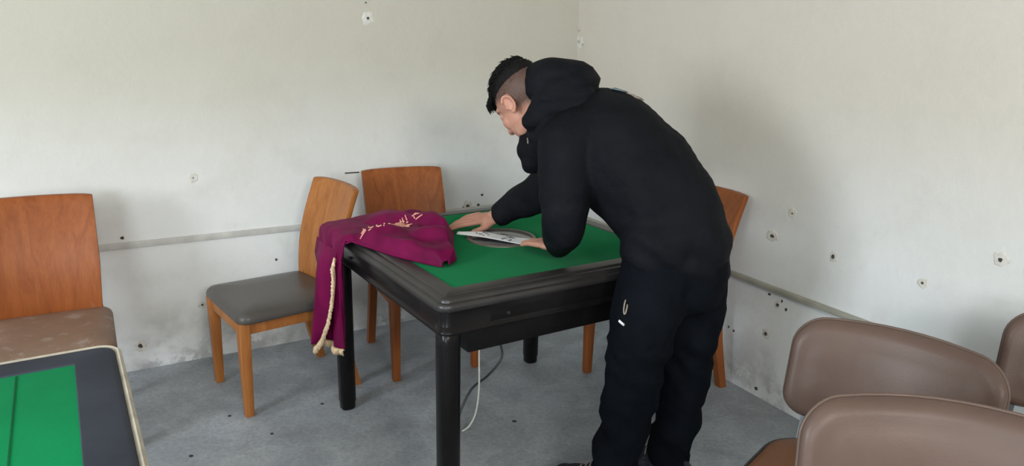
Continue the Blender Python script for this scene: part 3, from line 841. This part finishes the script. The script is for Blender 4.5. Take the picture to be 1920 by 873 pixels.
# head
body.ell(HP(0,-.012,.032),(.076,.096,.088),HEAD_R)
body.ell(HP(0,.030,-.028),(.063,.066,.082),HEAD_R)
body.ell(HP(0,.030,-.072),(.053,.056,.040),HEAD_R)
body.ell(HP(0,.072,-.096),(.022,.018,.017),HEAD_R)
for sx in(-1,1):
    body.ell(HP(sx*.040,.058,-.020),(.024,.026,.026),HEAD_R)
    body.ell(HP(sx*.047,.018,-.070),(.018,.040,.026),HEAD_R)
    body.ell(HP(sx*.030,.073,.012),(.016,.015,.012),HEAD_R)
    body.ell(HP(sx*.011,.102,-.027),(.009,.011,.008),HEAD_R)
body.ell(HP(0,.062,.036),(.052,.034,.018),HEAD_R)
body.limb([(HP(0,.090,.020),.009),(HP(0,.106,-.012),.011),(HP(0,.112,-.025),.0125)])
body.limb([(HP(-.020,.082,-.058),.006),(HP(0,.094,-.055),.008),(HP(.020,.082,-.058),.006)])
body.limb([(HP(-.018,.080,-.067),.006),(HP(0,.091,-.069),.009),(HP(.018,.080,-.067),.006)])
for sx in(-1,1):
    ER=HEAD_R@Matrix.Rotation(sx*-.45,3,'Z')@Matrix.Rotation(-.15,3,'X')
    ec=HP(sx*.078,-.012,-.004)
    body.ell(ec,(.0045,.017,.029),ER)
    ringp=[]
    for k_ in range(11):
        a=-1.9+4.4*k_/10; ringp.append((ec+ER@V((sx*.009,-.0175*math.cos(a-0.1),.028*math.sin(a)+.002)),.0045))
    body.limb(ringp)
    body.ell(ec+ER@V((sx*.004,.006,-.026)),(.006,.008,.009),ER)
    body.ell(ec+ER@V((sx*.005,.014,-.002)),(.005,.005,.007),ER)
# neck, trunk, limbs (under the clothes)
body.smooth_limb([(HP(0,-.028,-.050),.058),(HP(0,-.045,-.11),.058),(NECKB,.066)])
body.smooth_limb([(NECKB,.07),(CHEST,.125),(V((.38,2.12,1.0)),.12),(PEL+V((-.03,0,0)),.11)])
body.limb([(L_SH,.055),(CHEST+V((-.02,-.02,.02)),.10),(R_SH,.055)])
body.limb([(L_SH,.052),(L_EL,.040),(L_WR,.027)]); body.limb([(R_SH,.052),(R_EL,.040),(R_WR,.027)])
body.limb([(L_HIP,.075),(L_KN,.055),(L_AN,.038)]); body.limb([(R_HIP+V((-.030,-.012,0)),.068),(R_KN,.055),(R_AN,.038)])
body.limb([(L_AN+V((0,0,-.03)),.036),(L_AN+V((-.10,.05,-.052)),.028)]); body.limb([(R_AN+V((0,0,-.03)),.036),(R_AN+V((-.10,.05,-.052)),.028)])
# hands
def hand(wrist,fwd,up,thumb_sign,curls,spread,thumb):
    """thumb_sign: +1 when the thumb lies on the (up x fwd) side"""
    f=V(fwd).normalized(); n=(V(up)-f*V(up).dot(f)).normalized(); s=n.cross(f)*thumb_sign
    def P(a,b_,c_): return wrist+f*a+s*b_+n*c_
    R=Matrix((s,f,n)).transposed()
    body.limb([(wrist-f*.02,.026),(P(.012,0,0),.025)])
    body.ell(P(.045,.002,.001),(.036,.050,.015),R); body.ell(P(.066,0,.003),(.040,.026,.014),R)
    body.ell(P(.030,.022,-.006),(.018,.034,.015),R)
    lens=[(.043,.026,.021),(.047,.029,.022),(.044,.027,.021),(.034,.021,.019)]
    base=[(.082,.030),(.087,.010),(.083,-.011),(.074,-.030)]
    for i in range(4):
        a,b_=base[i]; p=P(a-.012,b_,.003); ang=curls[i][0]; out=spread[i]; pts=[(p,.0098)]
        for k_,L in enumerate(lens[i]):
            if k_>0: ang+=curls[i][k_]
            d=f*math.cos(ang)*math.cos(out)+s*math.sin(out)*math.cos(ang)-n*math.sin(ang)
            L2=L+(.012 if k_==0 else 0); p=p+d*L2; pts.append((p,(.0090,.0082,.0072)[k_]))
        body.limb(pts)
    pts=[]
    for (a,b_,c_),r in thumb: pts.append((P(a,b_,c_),r))
    body.limb(pts)
hand(R_WR,(-.172,-.022,-.026),(0.05,-.25,1),1,[(.02,.10,.10),(.06,.16,.16),(.10,.22,.2),(.14,.28,.25)],[.02,-.02,-.07,-.14],
     [((.018,.022,-.006),.014),((.045,.040,-.014),.0125),((.072,.046,-.020),.0105),((.096,.045,-.024),.0085)])
hand(L_WR+V((-.004,.014,-.010)),(-.080,.135,-.012),(0,0,1),-1,[(.04,.10,.10),(.05,.10,.10),(.05,.10,.10),(.06,.12,.12)],[.06,.01,-.06,-.13],
     [((.018,.022,-.006),.014),((.042,.044,-.010),.0125),((.066,.056,-.014),.0105),((.088,.060,-.016),.0085)])
person=body.build('person','skin',None,.0032,4)
tag(person,'man in black hooded jacket and dark trousers bending over the green table','person')
# tint attribute: cropped sides of the hair, brows, lips
me=person.data; nv=len(me.vertices); co=np.empty(nv*3); me.vertices.foreach_get('co',co); co=co.reshape(-1,3)
loc=(co-np.array(HEAD_C))@np.array(HEAD_R)
x,y,z=loc.T
def ss(a,b_,q):
    t=np.clip((q-a)/(b_-a),0,1); return t*t*(3-2*t)
inhead=(np.abs(x)<.095)&(np.abs(y)<.13)&(z>-.14)&(z<.16)
hairline=np.where(y>.075,.075,np.where(y>.005,.012+(y-.005)*.55,-.035-(.005-y)*.35))
stub=ss(-.006,.034,z-hairline)*(y<.078)*.95
ear=(np.abs(x)>.0765)&(np.abs(y+.012)<.030)&(z<.036); stub=np.where(ear,0,stub)
brow=np.exp(-((z-.036-.004*np.cos(np.abs(x)*60))/.006)**2)*(np.abs(x)>.014)*(np.abs(x)<.048)*(y>.06)*.8
lips=np.exp(-((z+.062)/.010)**2)*(np.abs(x)<.024)*(y>.075)*.8
R_=np.clip(np.maximum(stub,brow),0,1)*inhead; G_=lips*inhead
knuck=np.zeros(nv)
colr=np.stack([R_,G_,knuck,np.ones(nv)],1).astype(np.float32)
at=me.color_attributes.new('tint','FLOAT_COLOR','POINT'); at.data.foreach_set('color',colr.ravel())
# hair: thick on top, fringe over the forehead
hair=Blob()
hair.ell(HP(0,-.012,.068),(.0725,.094,.060),HEAD_R)
hair.ell(HP(0,.034,.080),(.058,.058,.040),HEAD_R)
hair_ob=hair.build('hair','hair',person,.0032,2)
rr=random.Random(21); hv,hf=[],[]
def strand(root,d1,d2,L,r):
    p0=V(root); p1=p0+d1*L*.55; p2=p1+d2*L*.45
    v1,f1=tube_geo([HP(*p0),HP(*p1),HP(*p2)],[r,r*.85,r*.25],4); b0=len(hv); hv.extend(v1); hf.extend([tuple(q+b0 for q in f_) for f_ in f1])
for _ in range(4200):
    a=rr.uniform(0,2*PI); e=rr.uniform(.05,1.0)
    d=V((math.cos(a)*math.sqrt(1-e*e),math.sin(a)*math.sqrt(1-e*e),e))
    if d.y>.80 and e<.45: continue
    longh=smoothstep(.36,.62,e+.22*max(0,d.y))
    if longh<.05 and rr.random()>.30+e: continue
    root=V((d.x*.0755,-.012+d.y*.0955,.034+d.z*.0875)) if longh<.5 else V((d.x*.076,-.012+d.y*.097,.050+d.z*.083))
    nrm=V((d.x/.076,d.y/.096,d.z/.088)).normalized()
    comb=V((0,1,.05)) if e>.5 else V((0,.35,-1)); comb=(comb-nrm*comb.dot(nrm)).normalized()
    jit=V((rr.uniform(-1,1),rr.uniform(-1,1),rr.uniform(-1,1)))*.28
    L=.006+.022*longh*(.7+.6*rr.random())
    d1=(comb+nrm*(.30+.25*rr.random())+jit).normalized(); d2=(comb-nrm*.25+jit+V((0,0,-.35))*smoothstep(.3,.8,d.y)).normalized()
    strand(root-nrm*.002,d1,d2,L,.0010+.0008*longh)
for k_ in range(420):   # fringe combed down over the forehead
    xx=rr.uniform(-.060,.060); yy=.066+rr.uniform(-.012,.014)-abs(xx)*.25
    strand((xx,yy,.094-abs(xx)*.28+rr.uniform(-.006,.006)),V((xx*2.0+rr.uniform(-.2,.2),.85,-.35)).normalized(),V((rr.uniform(-.2,.2),.28,-1)).normalized(),.036+.016*rr.random(),.0019)
hs=mesh_obj('hair_strands',hv,hf,'hair',hair_ob,True); hs['kind']='stuff'
for sx in(-1,1):
    bm=bmesh.new(); bmesh.ops.create_uvsphere(bm,u_segments=16,v_segments=10,radius=.0085,matrix=Matrix.Translation(HP(sx*.030,.0805,.008)))
    bm_obj('eye',bm,'eye',person,True)

# --- jacket
def fbm(p,s,o=3):
    return noise.fractal(p*s,1.0,2.0,o)
def ridge(p,s):
    return 1-abs(noise.noise(p*s))*2
def jacket_disp(p):
    a=.005*(ridge(V((p.x*5+p.z*4,p.y*5,p.z*6-p.x*5)),1.0)-.5)+.008*fbm(p,5)
    for e,w in((L_EL,.13),(R_EL,.11)):
        d=(p-e).length
        if d<w: a+=.005*math.sin((p.z-.5*p.x+.3*p.y)*70+3*noise.noise(p*8))*(1-d/w)
    w=smoothstep(.98,.86,p.z)*smoothstep(.24,.32,p.x)
    a+=.004*w*math.sin(p.z*60+p.x*30+4*noise.noise(p*6))
    return a
jk=Blob()
SP=[(V((.510,2.05,.775)),(.150,.140),(.74,.67,0)),(V((.500,2.05,.84)),(.165,.150),(.70,.71,0)),(V((.460,2.075,.93)),(.170,.160),(.60,.8,0)),(V((.385,2.12,1.030)),(.185,.172),(.4,.92,0)),(V((.29,2.17,1.110)),(.205,.172),(.25,.97,0)),(V((.215,2.22,1.150)),(.195,.145),(.2,.98,0))]
n_=28
cs=catmull([s_[0] for s_ in SP],6); m_=len(cs)-1
for i,c in enumerate(cs):
    t=i/6.0
    lr=interp(t,range(len(SP)),[s_[1][0] for s_ in SP]); dr=interp(t,range(len(SP)),[s_[1][1] for s_ in SP])
    k0=min(int(t),len(SP)-2); lat=V(SP[k0][2]).lerp(V(SP[k0+1][2]),t-k0).normalized()
    ax=(cs[min(i+1,m_)]-cs[max(i-1,0)]).normalized(); dep=lat.cross(ax).normalized()
    R=Matrix((lat,dep,ax)).transposed(); jk.ell(c,(lr,dr,.085),R,3)
jk.ell(V((.165,2.235,1.165)),(.105,.16,.085),None,3)
jk.ell(V((.436,2.003,.860)),(.124,.122,.115),None,3); jk.ell(V((.520,2.085,.860)),(.135,.130,.110),None,3)
jk.smooth_limb([(V((.215,2.12,1.145)),.10),(L_SH+V((.006,.012,.0)),.088),(V((.150,2.035,1.02)),.080),(L_EL,.068),(V((.150,2.09,.858)),.058)],5)
jk.cone(V((.150,2.09,.858)),L_WR+V((0,.006,.004)),.058,.040)
jk.cone(L_WR+V((.001,-.022,.018)),L_WR+V((-.001,.008,.001)),.043,.041)
jk.smooth_limb([(V((.23,2.34,1.13)),.10),(R_SH,.088),(V((.16,2.46,1.0)),.076),(R_EL,.070),(V((.02,2.54,.855)),.058)],5)
jk.cone(V((.02,2.54,.855)),R_WR+V((.006,-.004,.004)),.056,.040)
jk.cone(R_WR+V((.030,-.020,.018)),R_WR+V((.004,-.003,.004)),.045,.043)
# stand-up collar round the neck, hanging open below the chin
cc=HP(0,-.035,-.115)
for k_ in range(17):
    a=-2.75+5.5*k_/16; p=cc+HEAD_R@V((math.sin(a)*.080,-math.cos(a)*.075+.002,-.040+.026*math.cos(a)))
    jk.ell(p,(.020,.020,.040),HEAD_R,2)
for p,r in((V((.058,2.245,1.118)),.038),(V((.050,2.230,1.085)),.040),(V((.058,2.215,1.050)),.036),(V((.085,2.22,1.09)),.06),(V((.110,2.20,1.14)),.07)): jk.ball(p,r)
jacket=jk.build('jacket','jacket',person,.0075,5,jacket_disp)
# --- hood bunched on the shoulders
hd=Blob()
HR=frame((-.98,.17,.02),(.05,0,1))
hd.ell(V((.155,2.255,1.275)),(.135,.105,.070),HR); hd.ell(V((.095,2.26,1.295)),(.110,.060,.066),HR)
hd.ell(V((.190,2.25,1.297)),(.125,.068,.054),HR); hd.ell(V((.140,2.245,1.318)),(.10,.105,.050),HR)
for sx,yy in((-1,2.17),(1,2.34)): hd.smooth_limb([(V((.19,yy,1.250)),.052),(V((.11,yy,1.240)),.05),(V((.062,yy+.03*(-sx)*.4,1.18)),.036)],4)
def hood_disp(p): return .007*ridge(V((p.x*5,p.y*4,p.z*26)),1.0)+.005*fbm(p,8)
hood=hd.build('hood','jacket',jacket,.006,4,hood_disp)

# --- trousers
def tr_disp(p):
    w=noise.noise(p*4.0)
    a=.009*fbm(p,6)+.006*(ridge(V((p.x*5+p.z*3,p.y*5,p.z*7-p.x*4)),1.0)-.5)+.010*(ridge(V((p.x*3-p.z*2,p.y*3,p.z*8+p.x*6)),1.3)-.6)*smoothstep(.75,.55,p.z)
    # slanting creases at knee and ankle, strongest on the shin side
    q=p.z*58+p.x*22-p.y*14+5*w
    for kz,amp,sp in((.50,.006,.07),(.20,.007,.09),(.10,.007,.05)):
        a+=amp*math.exp(-((p.z-kz)/sp)**2)*math.sin(q)*(.5+.5*noise.noise(p*3+V((9,2,4)))+.3)
    return a
tr=Blob()
tr.ell(V((.500,2.055,.80)),(.158,.135,.13),frame((-.67,.74,0),(0,0,1)))
tr.ell(V((.525,2.04,.76)),(.125,.12,.14),frame((-.67,.74,0),(0,0,1)))
tr.smooth_limb([(L_HIP+V((.004,.004,-.03)),.106),(V((.412,1.995,.68)),.110),(V((.392,2.01,.54)),.096),(V((.386,2.025,.42)),.089),(V((.366,2.033,.27)),.080),(V((.352,2.032,.15)),.076)],5)
tr.cone(V((.352,2.032,.15)),L_AN+V((.0,.002,-.030)),.076,.074)
tr.smooth_limb([(R_HIP+V((-.018,0,0)),.108),(V((.575,2.125,.68)),.104),(V((.578,2.14,.54)),.095),(V((.575,2.15,.42)),.086),(V((.562,2.148,.27)),.078),(V((.55,2.14,.15)),.072)],5)
tr.cone(V((.55,2.14,.15)),R_AN+V((.0,.002,-.030)),.072,.070)
trousers=tr.build('trousers','trousers',person,.0075,5,tr_disp)
# --- shoes
def shoe(an,fwd):
    b_=Blob(); F=V(fwd).normalized(); R=frame(F,(0,0,1)); o=V((an.x,an.y,0))
    def S(a,l,z): return o+R@V((l,a,z))
    b_.ell(S(-.035,0,.045),(.038,.045,.040),R); b_.ell(S(.03,0,.048),(.042,.075,.042),R); b_.ell(S(.11,0,.040),(.046,.070,.033),R); b_.ell(S(.165,0,.034),(.042,.040,.026),R)
    b_.ell(S(-.02,0,.080),(.036,.042,.034),R); b_.ell(S(.05,0,.068),(.030,.05,.036),R)
    sh=b_.build('shoe','shoe',person,.005,4)
    for v in sh.data.vertices:
        if v.co.z<.018: v.co.z=.018
    vs_,fs=[],[]; n2=40; out=[]
    for k_ in range(n2):
        a=2*PI*k_/n2; yy=.062+.142*math.cos(a); w=.041+.008*math.cos(a)-.010*math.exp(-((yy-.02)/.05)**2); out.append((w*math.sin(a),yy))
    for z,s_ in((.0,.97),(.004,1.0),(.020,1.02),(.026,.98)):
        for (l,a) in out: p=S(.062+(a-.062)*s_,l*s_,z); vs_.append(p)
    for i in range(3):
        for k_ in range(n2): fs.append((i*n2+k_,i*n2+(k_+1)%n2,(i+1)*n2+(k_+1)%n2,(i+1)*n2+k_))
    fs.append(tuple(range(n2))[::-1]); fs.append(tuple(3*n2+k_ for k_ in range(n2)))
    mesh_obj('sole',vs_,fs,'sole',sh,True)
    bv=BVHTree.FromPolygons([v.co.copy() for v in sh.data.vertices],[tuple(p.vertices) for p in sh.data.polygons])
    for k_ in range(4):
        a=.060+.018*k_; pts=[]
        for q in range(7):
            l=-.024+.048*q/6; h_=bv.ray_cast(S(a,l,.3),V((0,0,-1)))
            if h_[0] is not None: pts.append(h_[0]+V((0,0,.0015)))
        if len(pts)>2: tube('shoelace',pts,.0025,'print_tan',sh,6)
shoe(L_AN,(-.88,.40,0)); shoe(R_AN,(-.85,.50,0))
# --- small trims on the clothes
def on_surface(ob,p):
    me_=ob.data; bv=BVHTree.FromPolygons([v.co.copy() for v in me_.vertices],[tuple(q.vertices) for q in me_.polygons])
    return bv
bvj=on_surface(jacket,None); bvt=on_surface(trousers,None)
def strip(name,pts,bv,w,mat,parent,off=.002,th=.0015):
    q=[]
    for p in pts:
        h_=bv.find_nearest(V(p)); q.append((h_[0]+h_[1]*off,h_[1]))
    vs_,fs=[],[]
    for i,(p,n3) in enumerate(q):
        a=q[max(i-1,0)][0]; b_=q[min(i+1,len(q)-1)][0]; t=(b_-a).normalized(); s_=n3.cross(t).normalized()
        vs_+= [p+s_*w/2-n3*th, p+s_*w/2+n3*th, p-s_*w/2+n3*th, p-s_*w/2-n3*th]
    for i in range(len(q)-1):
        for k_ in range(4): a=i*4+k_; b_=i*4+(k_+1)%4; fs.append((a,b_,b_+4,a+4))
    fs.append((0,1,2,3)); m4=(len(q)-1)*4; fs.append((m4+3,m4+2,m4+1,m4))
    return mesh_obj(name,vs_,fs,mat,parent,True)
def lerp_pts(a,b_,n3=6): return [V(a).lerp(V(b_),i/n3) for i in range(n3+1)]
strip('back_print',lerp_pts((.30,2.20,1.32),(.345,2.18,1.295),5),bvj,.05,'print_teal',jacket)
strip('back_print',lerp_pts((.35,2.18,1.292),(.385,2.16,1.27),5),bvj,.045,'print_tan',jacket)

# drawstring loop and white pocket tab on the near trouser leg, small emblem on the collar
strip('pocket_tab',lerp_pts((.312,1.93,.642),(.332,1.92,.634),4),bvt,.007,'white',trousers,.003)
loop=[V((.325+.012*math.cos(a),1.92,.692+.026*math.sin(a))) for a in [PI*(.75+1.3*k_/10) for k_ in range(11)]]
strip('drawstring',loop,bvt,.004,'print_tan',trousers,.004)
for k_ in range(3):
    a=PI*k_/3+.3; c0=V((.045,2.18,1.125)); d=V((math.cos(a)*.008,0,math.sin(a)*.010))
    strip('collar_emblem',lerp_pts(c0-d,c0+d,3),bvj,.002,'print_tan',jacket,.003)
